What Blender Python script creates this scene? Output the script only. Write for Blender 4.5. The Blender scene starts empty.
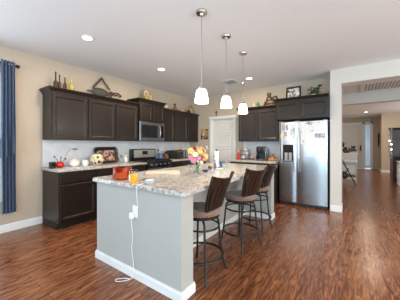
import bpy, bmesh, math, random
from mathutils import Vector, Matrix
S = bpy.context.scene
C = S.collection
PI = math.pi
random.seed(7)

# ------------------------------------------------------------ camera
cd = bpy.data.cameras.new('camera'); cam = bpy.data.objects.new('camera', cd); C.objects.link(cam)
cam.location = (4.196, 0, 1.294); cam.rotation_euler = (PI/2, 0, 0.6114)
cd.sensor_width = 36; cd.lens = 217.68/400*36; cd.shift_y = -5.52/400; cd.clip_start = .05; cd.clip_end = 200
S.camera = cam
# ------------------------------------------------------------ world, exposure
w = bpy.data.worlds.new('daylight'); S.world = w; w.use_nodes = True
bg = w.node_tree.nodes['Background']; bg.inputs[0].default_value = (.66, .86, 1.0, 1); bg.inputs[1].default_value = 1.5
S.view_settings.view_transform = 'Standard'; S.view_settings.look = 'None'
S.view_settings.exposure = -0.04; S.view_settings.gamma = 1.0
try: S.view_settings.use_curve_mapping = False
except Exception: pass
# ------------------------------------------------------------ large lights: kitchen window daylight, plus added fill from out of view
def area(name, loc, rot, sx, sy, power, col):
    l = bpy.data.lights.new(name, 'AREA'); l.shape = 'RECTANGLE'; l.size = sx; l.size_y = sy
    l.energy = power; l.color = col
    o = bpy.data.objects.new(name, l); C.objects.link(o); o.location = loc; o.rotation_euler = rot
    return o
for dx, dw, dp in ((2.05, .6, 45), (4.1, 2.2, 190), (6.8, 2.0, 190)):
    area('fill_rear', (dx, -3.45, 1.25), (PI/2+1.0, 0, 0), dw, 2.0, dp, (.55, .80, 1.0))       # added fill in the unseen rear openings, tilted up to brighten the ceiling
area('daylight_kitchen_window', (.06, -.3, 1.45), (0, -PI/2, 0), 1.9, 1.9, 35, (.8, .9, 1.0))   # left wall window, faces +X
area('fill_living', (8.6, 1.5, 1.4), (0, PI/2+.35, 0), 2.1, 4.0, 200, (1.0, .94, .86))          # added fill for the floor and island from the right, faces -X
area('fill_foyer', (7.6, 10.6, 1.5), (0, PI/2, 0), 2.0, 3.0, 75, (1.0, .93, .85))  # added fill from out of view, brightens the front door

# ------------------------------------------------------------ materials
def nodes(name):
    m = bpy.data.materials.new(name); m.use_nodes = True
    nt = m.node_tree; return m, nt, nt.nodes['Principled BSDF']
def mat(name, col, rough=.5, metal=0, spec=.5, noise=0, nscale=8, bump=0, bscale=60, trans=0, emit=None, estr=0, coat=0, stretch=None, sheen=0, ior=None):
    m, nt, b = nodes(name)
    b.inputs['Base Color'].default_value = (*col, 1); b.inputs['Roughness'].default_value = rough
    b.inputs['Metallic'].default_value = metal; b.inputs['Specular IOR Level'].default_value = spec
    b.inputs['Transmission Weight'].default_value = trans; b.inputs['Coat Weight'].default_value = coat
    b.inputs['Coat Roughness'].default_value = .15; b.inputs['Sheen Weight'].default_value = sheen
    if ior: b.inputs['IOR'].default_value = ior
    if emit: b.inputs['Emission Color'].default_value = (*emit, 1); b.inputs['Emission Strength'].default_value = estr
    tc = nt.nodes.new('ShaderNodeTexCoord'); mp = nt.nodes.new('ShaderNodeMapping'); nt.links.new(tc.outputs['Object'], mp.inputs[0])
    if stretch: mp.inputs['Scale'].default_value = stretch
    nz = nt.nodes.new('ShaderNodeTexNoise'); nz.inputs['Scale'].default_value = nscale; nz.inputs['Detail'].default_value = 5
    nt.links.new(mp.outputs[0], nz.inputs[0])
    if noise:
        r = nt.nodes.new('ShaderNodeValToRGB'); r.color_ramp.elements[0].position = .3; r.color_ramp.elements[1].position = .7
        r.color_ramp.elements[0].color = (*[c*(1-noise) for c in col], 1); r.color_ramp.elements[1].color = (*[min(1, c*(1+noise)) for c in col], 1)
        nt.links.new(nz.outputs[0], r.inputs[0]); nt.links.new(r.outputs[0], b.inputs['Base Color'])
    if bump:
        n2 = nt.nodes.new('ShaderNodeTexNoise'); n2.inputs['Scale'].default_value = bscale; nt.links.new(mp.outputs[0], n2.inputs[0])
        bp = nt.nodes.new('ShaderNodeBump'); bp.inputs['Strength'].default_value = bump; bp.inputs['Distance'].default_value = .01
        nt.links.new(n2.outputs[0], bp.inputs['Height']); nt.links.new(bp.outputs[0], b.inputs['Normal'])
    return m
def ramp(nt, stops):
    r = nt.nodes.new('ShaderNodeValToRGB'); e = r.color_ramp.elements
    e[0].position, e[0].color = stops[0][0], (*stops[0][1], 1); e[1].position, e[1].color = stops[1][0], (*stops[1][1], 1)
    for p, c in stops[2:]:
        x = e.new(p); x.color = (*c, 1)
    return r
def floor_mat():
    m, nt, b = nodes('hand scraped laminate'); L = nt.links.new; N = nt.nodes.new
    tc = N('ShaderNodeTexCoord'); sp = N('ShaderNodeSeparateXYZ'); L(tc.outputs['Object'], sp.inputs[0])
    cb = N('ShaderNodeCombineXYZ'); L(sp.outputs[1], cb.inputs[0]); L(sp.outputs[0], cb.inputs[1])
    br = N('ShaderNodeTexBrick'); L(cb.outputs[0], br.inputs[0]); br.inputs['Scale'].default_value = 1
    br.inputs['Brick Width'].default_value = 1.25; br.inputs['Row Height'].default_value = .127
    br.inputs['Mortar Size'].default_value = .0016; br.inputs['Mortar Smooth'].default_value = .3; br.inputs['Bias'].default_value = 0
    br.offset = .37; br.inputs['Color1'].default_value = (0, 0, 0, 1); br.inputs['Color2'].default_value = (1, 1, 1, 1); br.inputs['Mortar'].default_value = (.5, .5, .5, 1)
    # grain offset per plank
    sc = N('ShaderNodeVectorMath'); sc.operation = 'MULTIPLY'; L(cb.outputs[0], sc.inputs[0]); sc.inputs[1].default_value = (3.8, 28, 1)
    ad = N('ShaderNodeVectorMath'); ad.operation = 'MULTIPLY_ADD'; L(br.outputs['Color'], ad.inputs[0]); ad.inputs[1].default_value = (37, 11, 23); L(sc.outputs[0], ad.inputs[2])
    nz = N('ShaderNodeTexNoise'); L(ad.outputs[0], nz.inputs[0]); nz.inputs['Scale'].default_value = 1; nz.inputs['Detail'].default_value = 6; nz.inputs['Roughness'].default_value = .62; nz.inputs['Distortion'].default_value = 1.7
    r = ramp(nt, [(.24, (.032, .009, .004)), (.78, (.52, .225, .085)), (.41, (.125, .039, .016)), (.54, (.24, .086, .034))])
    L(nz.outputs[0], r.inputs[0])
    hs = N('ShaderNodeMix'); hs.data_type = 'RGBA'; hs.blend_type = 'MULTIPLY'; hs.inputs[0].default_value = .55
    r2 = ramp(nt, [(0, (.78, .74, .70)), (1, (1.12, 1.12, 1.12))]); L(br.outputs['Color'], r2.inputs[0])
    L(r.outputs[0], hs.inputs[6]); L(r2.outputs[0], hs.inputs[7])
    mm = N('ShaderNodeMix'); mm.data_type = 'RGBA'; L(br.outputs['Fac'], mm.inputs[0]); L(hs.outputs[2], mm.inputs[6]); mm.inputs[7].default_value = (.05, .015, .008, 1)
    L(mm.outputs[2], b.inputs['Base Color'])
    rr = N('ShaderNodeMapRange'); L(nz.outputs[0], rr.inputs[0]); rr.inputs[3].default_value = .17; rr.inputs[4].default_value = .28
    L(rr.outputs[0], b.inputs['Roughness'])
    bp = N('ShaderNodeBump'); bp.inputs['Strength'].default_value = .25; bp.inputs['Distance'].default_value = .004
    L(nz.outputs[0], bp.inputs['Height']); L(bp.outputs[0], b.inputs['Normal'])
    b.inputs['Specular IOR Level'].default_value = .6
    return m
def granite_mat():
    m, nt, b = nodes('speckled granite'); L = nt.links.new; N = nt.nodes.new
    tc = N('ShaderNodeTexCoord')
    n1 = N('ShaderNodeTexNoise'); n1.inputs['Scale'].default_value = 30; n1.inputs['Detail'].default_value = 6; n1.inputs['Roughness'].default_value = .7; L(tc.outputs['Object'], n1.inputs[0])
    r = ramp(nt, [(.31, (.09, .075, .065)), (.70, (.74, .71, .67)), (.41, (.30, .27, .24)), (.49, (.52, .48, .43)), (.57, (.62, .58, .53))])
    L(n1.outputs[0], r.inputs[0])
    v = N('ShaderNodeTexVoronoi'); v.inputs['Scale'].default_value = 75; L(tc.outputs['Object'], v.inputs[0])
    r2 = ramp(nt, [(.0, (.55, .55, .56)), (.9, (1.1, 1.1, 1.1))]); L(v.outputs['Color'], r2.inputs[0])
    mx = N('ShaderNodeMix'); mx.data_type = 'RGBA'; mx.blend_type = 'MULTIPLY'; mx.inputs[0].default_value = .6
    L(r.outputs[0], mx.inputs[6]); L(r2.outputs[0], mx.inputs[7]); L(mx.outputs[2], b.inputs['Base Color'])
    b.inputs['Roughness'].default_value = .16
    return m
def blotch_mat(name, cols, scale, rough=.5, kind='voronoi', stretch=(1, 1, 1)):
    m, nt, b = nodes(name); L = nt.links.new; N = nt.nodes.new
    tc = N('ShaderNodeTexCoord'); mp = N('ShaderNodeMapping'); mp.inputs['Scale'].default_value = stretch; L(tc.outputs['Object'], mp.inputs[0])
    v = N('ShaderNodeTexVoronoi' if kind == 'voronoi' else 'ShaderNodeTexNoise'); v.inputs['Scale'].default_value = scale; L(mp.outputs[0], v.inputs[0])
    n = len(cols); lo, hi = (0, 1) if kind == 'voronoi' else (.3, .7)
    st = [(lo+(hi-lo)*i/n, c) for i, c in enumerate(cols)]
    r = ramp(nt, st[:2]+st[2:]); r.color_ramp.interpolation = 'CONSTANT' if kind == 'voronoi' else 'LINEAR'
    L(v.outputs['Color' if kind == 'voronoi' else 0], r.inputs[0]); L(r.outputs[0], b.inputs['Base Color'])
    b.inputs['Roughness'].default_value = rough
    return m
M = {}
M['floor'] = floor_mat(); M['granite'] = granite_mat()
M['ceil'] = mat('ceiling paint', (.84, .85, .86), .9, bump=.08, bscale=90)
M['wall'] = mat('greige wall paint', (.52, .43, .335), .85, bump=.05, bscale=120)
M['wall_light'] = mat('pale wall paint', (.60, .585, .54), .85, bump=.05, bscale=120)
M['island'] = mat('island paint', (.42, .415, .39), .8, bump=.05, bscale=120)
M['trim'] = mat('white trim paint', (.80, .80, .79), .45)
M['doorp'] = mat('white door paint', (.72, .71, .68), .5)
M['cab'] = mat('espresso cabinet', (.019, .0120, .0088), .36, noise=.25, nscale=5, stretch=(3, 3, 12), spec=.35, coat=.06)
M['cabin'] = mat('espresso toe kick', (.018, .012, .010), .6)
M['steel'] = mat('brushed stainless', (.43, .43, .44), .27, metal=1, noise=.05, nscale=4, stretch=(1, 1, 60))
M['satin'] = mat('satin steel panel', (.50, .47, .43), .42, metal=.6)
M['chrome'] = mat('satin nickel', (.55, .52, .48), .25, metal=1)
M['black'] = mat('black enamel', (.012, .012, .013), .22)
M['blackp'] = mat('black plastic', (.02, .02, .022), .4)
M['glassblk'] = mat('dark glass', (.015, .015, .018), .07)
M['iron'] = mat('black iron', (.012, .011, .010), .45, metal=.2)
M['walnut'] = mat('dark walnut', (.020, .0095, .0065), .36, noise=.35, nscale=6, stretch=(8, 8, 1), coat=.08)
M['suede'] = mat('brown suede', (.19, .105, .065), .85, noise=.25, nscale=9, sheen=.4)
M['white'] = mat('white glaze', (.80, .79, .76), .3)
M['whitep'] = mat('white plastic', (.82, .82, .82), .4)
M['paper'] = mat('paper', (.80, .79, .77), .8)
M['tile'] = mat('grey white backsplash', (.70, .71, .72), .28, noise=.07, nscale=7)
M['glass'] = mat('clear glass', (.95, .97, .96), .03, trans=1, ior=1.3)
M['shade'] = mat('frosted glass shade', (.9, .88, .84), .4, emit=(1, .93, .82), estr=4.0)
M['lens'] = mat('lamp lens', (.9, .9, .9), .5, emit=(1, .93, .82), estr=7.0)
M['curtain'] = mat('blue curtain', (.055, .10, .19), .8, noise=.2, nscale=30, sheen=.3)
M['redglass'] = blotch_mat('red wax with painted glow', [(.05, .004, .004), (.13, .008, .006), (.20, .014, .006), (.50, .07, .012)], 9, .08, 'noise')  # orange tones put the glow of lit wax into the colour
M['amber'] = mat('orange wax', (.85, .36, .015), .2, coat=.6)
M['yellowlabel'] = mat('yellow label', (.85, .55, .12), .5)
M['maple'] = mat('maple board', (.66, .52, .38), .5, noise=.12, nscale=6, stretch=(2, 14, 2))
M['red'] = mat('red glaze', (.55, .02, .012), .2)
M['blue'] = mat('blue glaze', (.10, .19, .34), .35, noise=.3, nscale=30)
M['bluesm'] = mat('slate blue', (.10, .14, .22), .4)
M['green'] = mat('green glass', (.05, .22, .10), .12, coat=.5)
M['leaf'] = mat('green leaf', (.06, .10, .045), .6, noise=.4, nscale=30)
M['sage'] = mat('sage eucalyptus', (.33, .42, .36), .7)
M['stem'] = mat('stem green', (.09, .16, .04), .6)
M['pink'] = mat('pink petal', (.55, .16, .27), .6)
M['yellow'] = mat('yellow petal', (.62, .40, .11), .6)
M['cream'] = mat('cream', (.72, .60, .40), .6)
M['peach'] = mat('peach petal', (.58, .26, .14), .6)
M['darkred'] = mat('dark red petal', (.20, .01, .015), .6)
M['orange'] = mat('orange', (.82, .30, .06), .5)
M['brown'] = mat('brown wood', (.20, .10, .05), .5, noise=.3, nscale=10)
M['bronze'] = mat('bronze', (.10, .07, .045), .4, metal=.5, noise=.4, nscale=25)
M['brownglass'] = mat('brown glass bottle', (.06, .025, .018), .15)
M['yellowglass'] = mat('olive yellow glass', (.42, .33, .10), .2)
M['fish'] = mat('weathered fish paint', (.055, .06, .048), .6, noise=.4, nscale=25)
M['drift'] = mat('driftwood', (.085, .055, .040), .8, noise=.4, nscale=20)
M['gold'] = mat('antique gold', (.42, .32, .16), .4, metal=.7)
M['art'] = blotch_mat('print', [(.30, .15, .05), (.06, .035, .02), (.5, .33, .16), (.14, .05, .02)], 22, .5)
M['photo'] = blotch_mat('grey photo print', [(.05, .05, .05), (.5, .5, .48), (.18, .17, .16), (.7, .69, .66)], 26, .3)
M['traypic'] = blotch_mat('fruit and flower print', [(.05, .035, .03), (.62, .16, .05), (.75, .45, .22), (.10, .07, .06), (.55, .35, .45), (.07, .05, .04)], 24, .35)
M['drawing'] = blotch_mat('pencil drawing', [(.78, .77, .75), (.80, .79, .78), (.76, .75, .74), (.79, .78, .77), (.80, .80, .80), (.55, .52, .53)], 30, .8)
M['magnets'] = blotch_mat('photo magnets', [(.75, .72, .7), (.35, .12, .16), (.6, .6, .62), (.25, .25, .3), (.8, .6, .4)], 45, .5)
M['floral'] = blotch_mat('floral ceramic', [(.82, .76, .66), (.82, .76, .66), (.42, .05, .03), (.82, .76, .66), (.12, .16, .07)], 22, .3)
M['platepaint'] = blotch_mat('gold leaf pattern on cream', [(.62, .52, .33), (.20, .15, .06), (.55, .42, .2), (.7, .62, .45)], 30, .35)
M['ventback'] = mat('vent filter', (.50, .50, .49), .8)
M['grey'] = mat('grey plastic', (.35, .36, .37), .4)
M['sky'] = mat('frosted daylight glass', (.35, .5, .6), .15, emit=(.55, .75, .95), estr=.30)
M['wreath'] = mat('dark dried plant', (.035, .018, .012), .8, noise=.5, nscale=40)
M['cherry'] = mat('dark cherry wood', (.10, .03, .02), .35, noise=.3, nscale=6)

# ------------------------------------------------------------ mesh helpers
class B:
    def __init__(s): s.bm = bmesh.new()
    def box(s, x0, y0, z0, x1, y1, z1, bev=0, rz=0, c=None):
        t = bmesh.new(); bmesh.ops.create_cube(t, size=1)
        bmesh.ops.scale(t, vec=(x1-x0, y1-y0, z1-z0), verts=t.verts)
        if bev: bmesh.ops.bevel(t, geom=t.edges[:], offset=bev, segments=2, affect='EDGES', profile=.6)
        if rz: bmesh.ops.rotate(t, cent=(0, 0, 0), matrix=Matrix.Rotation(rz, 3, 'Z'), verts=t.verts)
        bmesh.ops.translate(t, vec=((x0+x1)/2, (y0+y1)/2, (z0+z1)/2), verts=t.verts)
        return s.add(t)
    def add(s, t, mtx=None):
        if mtx is not None: bmesh.ops.transform(t, matrix=mtx, verts=t.verts)
        me = bpy.data.meshes.new('t'); t.to_mesh(me); t.free(); s.bm.from_mesh(me); bpy.data.meshes.remove(me); return s
    def lathe(s, prof, c=(0, 0, 0), seg=24, axis='Z', sx=1, sy=1):
        t = bmesh.new(); rings = []
        for r, z in prof:
            if r < 1e-5: rings.append([t.verts.new((0, 0, z))])
            else: rings.append([t.verts.new((r*math.cos(2*PI*i/seg)*sx, r*math.sin(2*PI*i/seg)*sy, z)) for i in range(seg)])
        for a, b in zip(rings, rings[1:]):
            for i in range(seg):
                j = (i+1) % seg
                if len(a) == 1 and len(b) == 1: continue
                if len(a) == 1: t.faces.new((a[0], b[i], b[j]))
                elif len(b) == 1: t.faces.new((a[i], a[j], b[0]))
                else: t.faces.new((a[i], a[j], b[j], b[i]))
        bmesh.ops.recalc_face_normals(t, faces=t.faces)
        m = Matrix.Translation(c)
        if axis == 'X': m = m @ Matrix.Rotation(PI/2, 4, 'Y')
        if axis == 'Y': m = m @ Matrix.Rotation(-PI/2, 4, 'X')
        return s.add(t, m)
    def tube(s, pts, r, seg=8, closed=False, r2=None):
        pts = [Vector(p) for p in pts]; n = len(pts); t = bmesh.new(); rings = []
        up = None
        for i, p in enumerate(pts):
            if closed: d = pts[(i+1) % n]-pts[i-1]
            else: d = pts[min(i+1, n-1)]-pts[max(i-1, 0)]
            d.normalize()
            if up is None: up = Vector((0, 0, 1)) if abs(d.z) < .9 else Vector((1, 0, 0))
            a = d.cross(up).normalized(); b = a.cross(d).normalized(); up = b
            rr = r if r2 is None else r+(r2-r)*i/(n-1)
            rings.append([t.verts.new(p+a*rr*math.cos(2*PI*k/seg)+b*rr*math.sin(2*PI*k/seg)) for k in range(seg)])
        pr = list(zip(rings, rings[1:]))+([(rings[-1], rings[0])] if closed else [])
        for a, b in pr:
            for k in range(seg): t.faces.new((a[k], a[(k+1) % seg], b[(k+1) % seg], b[k]))
        if not closed: t.faces.new(rings[0][::-1]); t.faces.new(rings[-1])
        bmesh.ops.recalc_face_normals(t, faces=t.faces)
        return s.add(t)
    def panel(s, o, u, v, n, W, H, rings):
        """concentric rectangles: (inset, height along n); closed at the last one"""
        o, u, v, n = map(Vector, (o, u, v, n)); t = bmesh.new(); R = []
        for ins, h in rings:
            R.append([t.verts.new(o+u*a+v*b+n*h) for a, b in ((ins, ins), (W-ins, ins), (W-ins, H-ins), (ins, H-ins))])
        for a, b in zip(R, R[1:]):
            for k in range(4): t.faces.new((a[k], a[(k+1) % 4], b[(k+1) % 4], b[k]))
        t.faces.new(R[-1]); t.faces.new(R[0][::-1])
        bmesh.ops.recalc_face_normals(t, faces=t.faces)
        return s.add(t)
    def prism(s, pts, vec):
        """pts: list of 3d points of a planar polygon, extruded by vec"""
        t = bmesh.new(); f = t.faces.new([t.verts.new(p) for p in pts])
        r = bmesh.ops.extrude_face_region(t, geom=[f])
        bmesh.ops.translate(t, vec=vec, verts=[g for g in r['geom'] if isinstance(g, bmesh.types.BMVert)])
        bmesh.ops.recalc_face_normals(t, faces=t.faces)
        return s.add(t)
    def ball(s, c, r, sc=(1, 1, 1), sub=2, rot=None):
        t = bmesh.new(); bmesh.ops.create_icosphere(t, subdivisions=sub, radius=r)
        m = Matrix.Translation(c) @ (rot or Matrix.Identity(4)) @ Matrix.Diagonal((*sc, 1))
        return s.add(t, m)
    def grid(s, fn, nu, nv, thick=0, closed=False):
        """fn(u,v)->(x,y,z) with u,v in 0..1; thick along averaged normal"""
        t = bmesh.new(); V = [[t.verts.new(fn(i/nu, j/nv)) for i in range(nu+1)] for j in range(nv+1)]
        fs = [t.faces.new((V[j][i], V[j][i+1], V[j+1][i+1], V[j+1][i])) for j in range(nv) for i in range(nu)]
        if thick: bmesh.ops.recalc_face_normals(t, faces=fs); bmesh.ops.solidify(t, geom=fs, thickness=thick)
        bmesh.ops.recalc_face_normals(t, faces=t.faces)
        return s.add(t)
    def build(s, name, m, parent=None, smooth=True, loc=None):
        me = bpy.data.meshes.new(name); s.bm.to_mesh(me); s.bm.free()
        me.materials.append(M[m] if isinstance(m, str) else m)
        if smooth:
            me.polygons.foreach_set('use_smooth', [True]*len(me.polygons))
            try: me.set_sharp_from_angle(angle=math.radians(35))
            except Exception: pass
        o = bpy.data.objects.new(name, me); C.objects.link(o)
        if parent: o.parent = parent
        if loc: o.location = loc
        return o
def thing(name, label, cat, loc=(0, 0, 0), rz=0, group=None):
    o = bpy.data.objects.new(name, None); C.objects.link(o); o.empty_display_size = .1
    o.location = loc; o.rotation_euler = (0, 0, rz); return tag(o, label, cat, group)
def tag(o, label, cat, group=None, loc=None, rz=0):
    o['label'] = label; o['category'] = cat
    if group: o['group'] = group
    if loc: o.location = loc
    if rz: o.rotation_euler = (0, 0, rz)
    return o
def struct(name, b, m, parent=None):
    o = b.build(name, m, parent, smooth=False)
    if not parent: o['kind'] = 'structure'
    return o
def box(*a, **k): return B().box(*a, **k)
def copy_tree(o, parent=None):
    c = o.copy(); C.objects.link(c); c.parent = parent
    for ch in list(o.children): copy_tree(ch, c)
    return c

# ============================================================ SETTING
H = 2.74
struct('floor', box(-.15, -4, -.1, 9, 15, 0), 'floor')
struct('ceiling', box(-.15, -4, H, 9, 15, H+.1), 'ceil')
# left wall with a window opening beside the curtain
struct('wall_left', B().box(-.15, -4, 0, 0, -1.35, H).box(-.15, .98, 0, 0, 5.41, H).box(-.15, -1.35, 0, 0, .98, .45).box(-.15, -1.35, 2.35, 0, .98, H), 'wall')
wf = B()
for a in (-1.35, -.2, .93): wf.box(-.10, a, .45, -.03, a+.05, 2.35)
wf.box(-.10, -1.30, .45, -.03, .93, .50).box(-.10, -1.30, 2.30, -.03, .93, 2.35).box(-.08, -1.30, 1.38, -.05, .93, 1.42)
w1 = struct('window_1', wf, 'trim')
struct('pane', box(-.07, -1.3, .5, -.06, .93, 2.3), 'glass', w1)
struct('wall_back', B().box(-.15, 5.41, 0, .83, 5.53, H).box(1.53, 5.41, 0, 4.016, 5.53, H).box(.83, 5.41, 2.03, 1.53, 5.53, H), 'wall')
struct('wall_fridge_side', B().box(3.835, 4.95, 0, 4.016, 5.41, H).box(4.016, 4.95, 2.46, 9, 5.25, H), 'wall_light')
struct('wall_hall_left', box(3.28, 5.53, 0, 3.4, 14.6, H), 'wall')
struct('wall_hall_end', B().box(3.28, 14.6, 0, 3.62, 14.75, H).box(3.62, 14.6, 2.46, 5.06, 14.75, H).box(5.03, 14.6, 0, 5.45, 14.75, H), 'wall')
struct('wall_right', box(8.9, 5.25, 0, 9.05, 13.2, H), 'wall')  # unseen wall, added to keep outside light out of the hall
struct('wall_foyer', box(5.3, 13.2, 0, 9, 14.6, H), 'wall')
struct('trim_1', box(3.4, 7.5, 2.44, 9, 7.75, H), 'wall_light')          # dropped beam across the hall
# baseboards
bb = lambda *a: box(*a)
struct('baseboard_left', B().box(0, -4, 0, .015, 1.44, .10).box(0, -4, .10, .010, 1.44, .115), 'trim')
struct('baseboard_back', B().box(3.835, 4.935, 0, 4.031, 4.95, .115).box(4.016, 4.95, 0, 4.031, 5.25, .115), 'trim')
struct('baseboard_hall', B().box(3.4, 5.6, 0, 3.415, 14.6, .11).box(5.285, 13.185, 0, 9, 13.2, .11).box(5.285, 13.2, 0, 5.3, 14.6, .11), 'trim')
struct('wall_rear', B().box(-.15, -3.65, 0, 1.75, -3.5, H).box(2.35, -3.65, 0, 3.0, -3.5, H).box(5.2, -3.65, 0, 5.8, -3.5, H).box(7.8, -3.65, 0, 9, -3.5, H).box(1.75, -3.65, 2.3, 7.8, -3.5, H).box(1.75, -3.65, 0, 7.8, -3.5, .2), 'wall')  # added unseen wall; openings placed for light and bands reflected in the fridge
# pantry door
d1 = struct('door_1', B().panel((.86, 5.46, .01), (1, 0, 0), (0, 0, 1), (0, -1, 0), .64, 1.99, [(0, -.03), (0, 0), (.001, .001)]), 'doorp')
pn = B()
for k in range(5):
    z0 = .12+k*.375
    pn.panel((.95, 5.459, z0), (1, 0, 0), (0, 0, 1), (0, -1, 0), .46, .32, [(0, -.004), (.004, .010), (.02, .010), (.034, .002)])
struct('door_panel', pn, 'doorp', d1)
struct('door_casing', B().box(.76, 5.385, 0, .83, 5.41, 2.10, .004).box(1.53, 5.385, 0, 1.60, 5.41, 2.10, .004).box(.74, 5.38, 2.03, 1.62, 5.41, 2.10, .004)
       .box(.83, 5.41, 0, .855, 5.53, 2.03).box(1.505, 5.41, 0, 1.53, 5.53, 2.03).box(.83, 5.41, 2.005, 1.53, 5.53, 2.03), 'trim', d1)
struct('door_handle', B().lathe([(0, 0), (.026, 0), (.026, .01), (.01, .015), (.01, .035), (.024, .045), (.024, .065), (0, .07)], (.91, 5.455, .95), 16, 'Y').bm and B().ball((.91, 5.42, .95), .026).tube([(.91, 5.46, .95), (.91, 5.42, .95)], .01), 'iron', d1)
# front door with sidelight at the far end of the hall
d2 = struct('door_2', B().box(3.68, 14.63, .01, 4.62, 14.68, 2.40), 'doorp')
pn = B()
for z0, h in ((.15, .75), (1.02, 1.28)):
    pn.panel((3.80, 14.63, z0), (1, 0, 0), (0, 0, 1), (0, -1, 0), .70, h, [(0, -.004), (.006, .014), (.03, .014), (.05, .003)])
struct('door_panel', pn, 'doorp', d2)
struct('door_handle', B().box(4.52, 14.58, .95, 4.58, 14.63, 1.25, .008).tube([(4.55, 14.56, 1.05), (4.46, 14.56, 1.05)], .012), 'iron', d2)
struct('door_casing', B().box(3.60, 14.57, 0, 3.68, 14.68, 2.48).box(4.62, 14.57, 0, 4.72, 14.68, 2.48).box(4.99, 14.57, 0, 5.07, 14.68, 2.48).box(3.60, 14.57, 2.40, 5.07, 14.68, 2.48), 'trim', d2)
sl = B()
for a in (4.72, 4.96): sl.box(a, 14.60, 0.05, a+.03, 14.66, 2.40)
sl.box(4.75, 14.6, .05, 4.96, 14.66, .16).box(4.75, 14.6, 2.32, 4.96, 14.66, 2.40)
w2 = struct('window_2', sl, 'trim')
struct('pane', box(4.75, 14.63, .16, 4.96, 14.64, 2.32), 'sky', w2)

# ============================================================ CABINETS
FR = [(0, 0), (0, .018), (.004, .021), (.044, .021), (.051, .015), (.056, .015), (.064, .010), (.068, .010)]
def doorpanel(o, u, v, n, W, Hh, parent, name='door'):
    r = FR if min(W, Hh) > .26 else [(0, 0), (0, .018), (.003, .02), (.02, .02), (.026, .014), (.04, .014), (.05, .017)]
    return B().panel(o, u, v, n, W, Hh, r).build(name, 'cab', parent, smooth=False)
def crown_prof(d, z):                                                     # (outward, z)
    return [(0, z-.075), (.008, z-.075), (.012, z-.06), (.045, z-.015), (.05, z-.01), (.05, z), (0, z)]
def wall_cab_left(label, y0, y1, z0, z1, depth, doors, ends=(False, False)):
    """cabinet on the left wall, front faces +X"""
    t = thing('wall_cabinet', label, 'cabinet', (0, (y0+y1)/2, z0), 0, None)
    W = y1-y0; a = -W/2; Hh = z1-z0
    B().box(.001, a+.0005, 0, depth-.02, a+W-.0005, Hh-.02).build('body', 'cab', t, smooth=False)
    B().box(depth-.02, a+.0005, 0, depth, a+W-.0005, Hh-.02).build('face_frame', 'cab', t, smooth=False)
    y = a
    for dw in doors:
        doorpanel((depth, y+.014, .014), (0, 1, 0), (0, 0, 1), (1, 0, 0), dw-.028, Hh-.11, t); y += dw
    cr = B(); top = Hh
    e0 = .05 if ends[0] else 0; e1 = .05 if ends[1] else 0
    # mitred crown: loft profile around front and ends
    def loft(prof):
        tt = bmesh.new(); rows = []
        for o_, z in prof:
            f0 = o_ if ends[0] else 0; f1 = o_ if ends[1] else 0
            p = [(0.001, a-f0, z), (depth+o_, a-f0, z), (depth+o_, a+W+f1, z), (.001, a+W+f1, z)]
            rows.append([tt.verts.new(q) for q in p])
        for r, s_ in zip(rows, rows[1:]):
            for k in range(3): tt.faces.new((r[k], r[k+1], s_[k+1], s_[k]))
            tt.faces.new((r[3], r[0], s_[0], s_[3]))
        tt.faces.new(rows[-1]); tt.faces.new(rows[0][::-1]); bmesh.ops.recalc_face_normals(tt, faces=tt.faces)
        return tt
    cr.add(loft([(.002, top-.075), (.008, top-.075), (.012, top-.06), (.045, top-.015), (.05, top-.01), (.05, top)]))
    cr.build('crown', 'cab', t, smooth=False)
    return t
g = 'wall cabinets'
wall_cab_left('tall-sided dark wall cabinet with one door, leftmost, under the coloured bottles', 1.45, 2.03, 1.37, 2.20, .33, [.58], (True, False))
wall_cab_left('dark two-door wall cabinet under the fish wall hanging', 2.031, 3.13, 1.37, 2.20, .33, [.55, .549])
wall_cab_left('raised dark two-door wall cabinet directly above the microwave', 3.131, 3.889, 1.81, 2.31, .38, [.379, .379], (True, True))
wall_cab_left('narrow dark one-door wall cabinet just right of the microwave', 3.89, 4.32, 1.37, 2.20, .33, [.43])
wall_cab_left('dark two-door wall cabinet in the back left corner', 4.321, 5.409, 1.37, 2.20, .33, [.56, .528])
def wall_cab_back(label, x0, x1, z0, z1, depth, doors, ends):
    """same cabinet turned to face -Y against the back wall"""
    t = wall_cab_left(label, 0, x1-x0, z0, z1, depth, doors, ends)
    t.location = ((x0+x1)/2, 5.409, z0); t.rotation_euler = (0, 0, -PI/2)
    return t
wall_cab_back('dark two-door wall cabinet above the coffee maker', 1.83, 2.829, 1.37, 2.20, .33, [.5, .499], (True, False))
wall_cab_back('deep raised dark two-door cabinet above the refrigerator', 2.83, 3.83, 1.82, 2.27, .60, [.48, .52], (True, False))

def base_cab(label, loc, rz, W, cols, depth=.60, side=True):
    """local: back at x=0, front +x, width along y from 0..W"""
    t = thing('base_cabinet', label, 'cabinet', loc, rz)
    B().box(.001, .001, .10, depth-.02, W-.001, .874).build('body', 'cab', t, smooth=False)
    B().box(.03, .001, 0, depth-.075, W-.001, .10).build('toe_kick', 'cabin', t, smooth=False)
    B().box(depth-.02, .001, .10, depth, W-.001, .874).build('face_frame', 'cab', t, smooth=False)
    y = 0
    for cw in cols:
        B().panel((depth, y+.014, .70), (0, 1, 0), (0, 0, 1), (1, 0, 0), cw-.028, .155, [(0, 0), (0, .018), (.004, .021)]).build('drawer', 'cab', t, smooth=False)
        doorpanel((depth, y+.014, .125), (0, 1, 0), (0, 0, 1), (1, 0, 0), cw-.028, .55, t); y += cw
    return t
base_cab('dark base cabinet with one drawer over one door at the left end of the counter', (0, 1.45, 0), 0, .58, [.58])
base_cab('dark base cabinet with two drawers over two doors between the end cabinet and the range', (0, 2.032, 0), 0, 1.096, [.549, .547])
base_cab('dark base cabinet right of the range in the back corner', (0, 3.892, 0), 0, 1.515, [.43, .54, .545])
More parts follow.
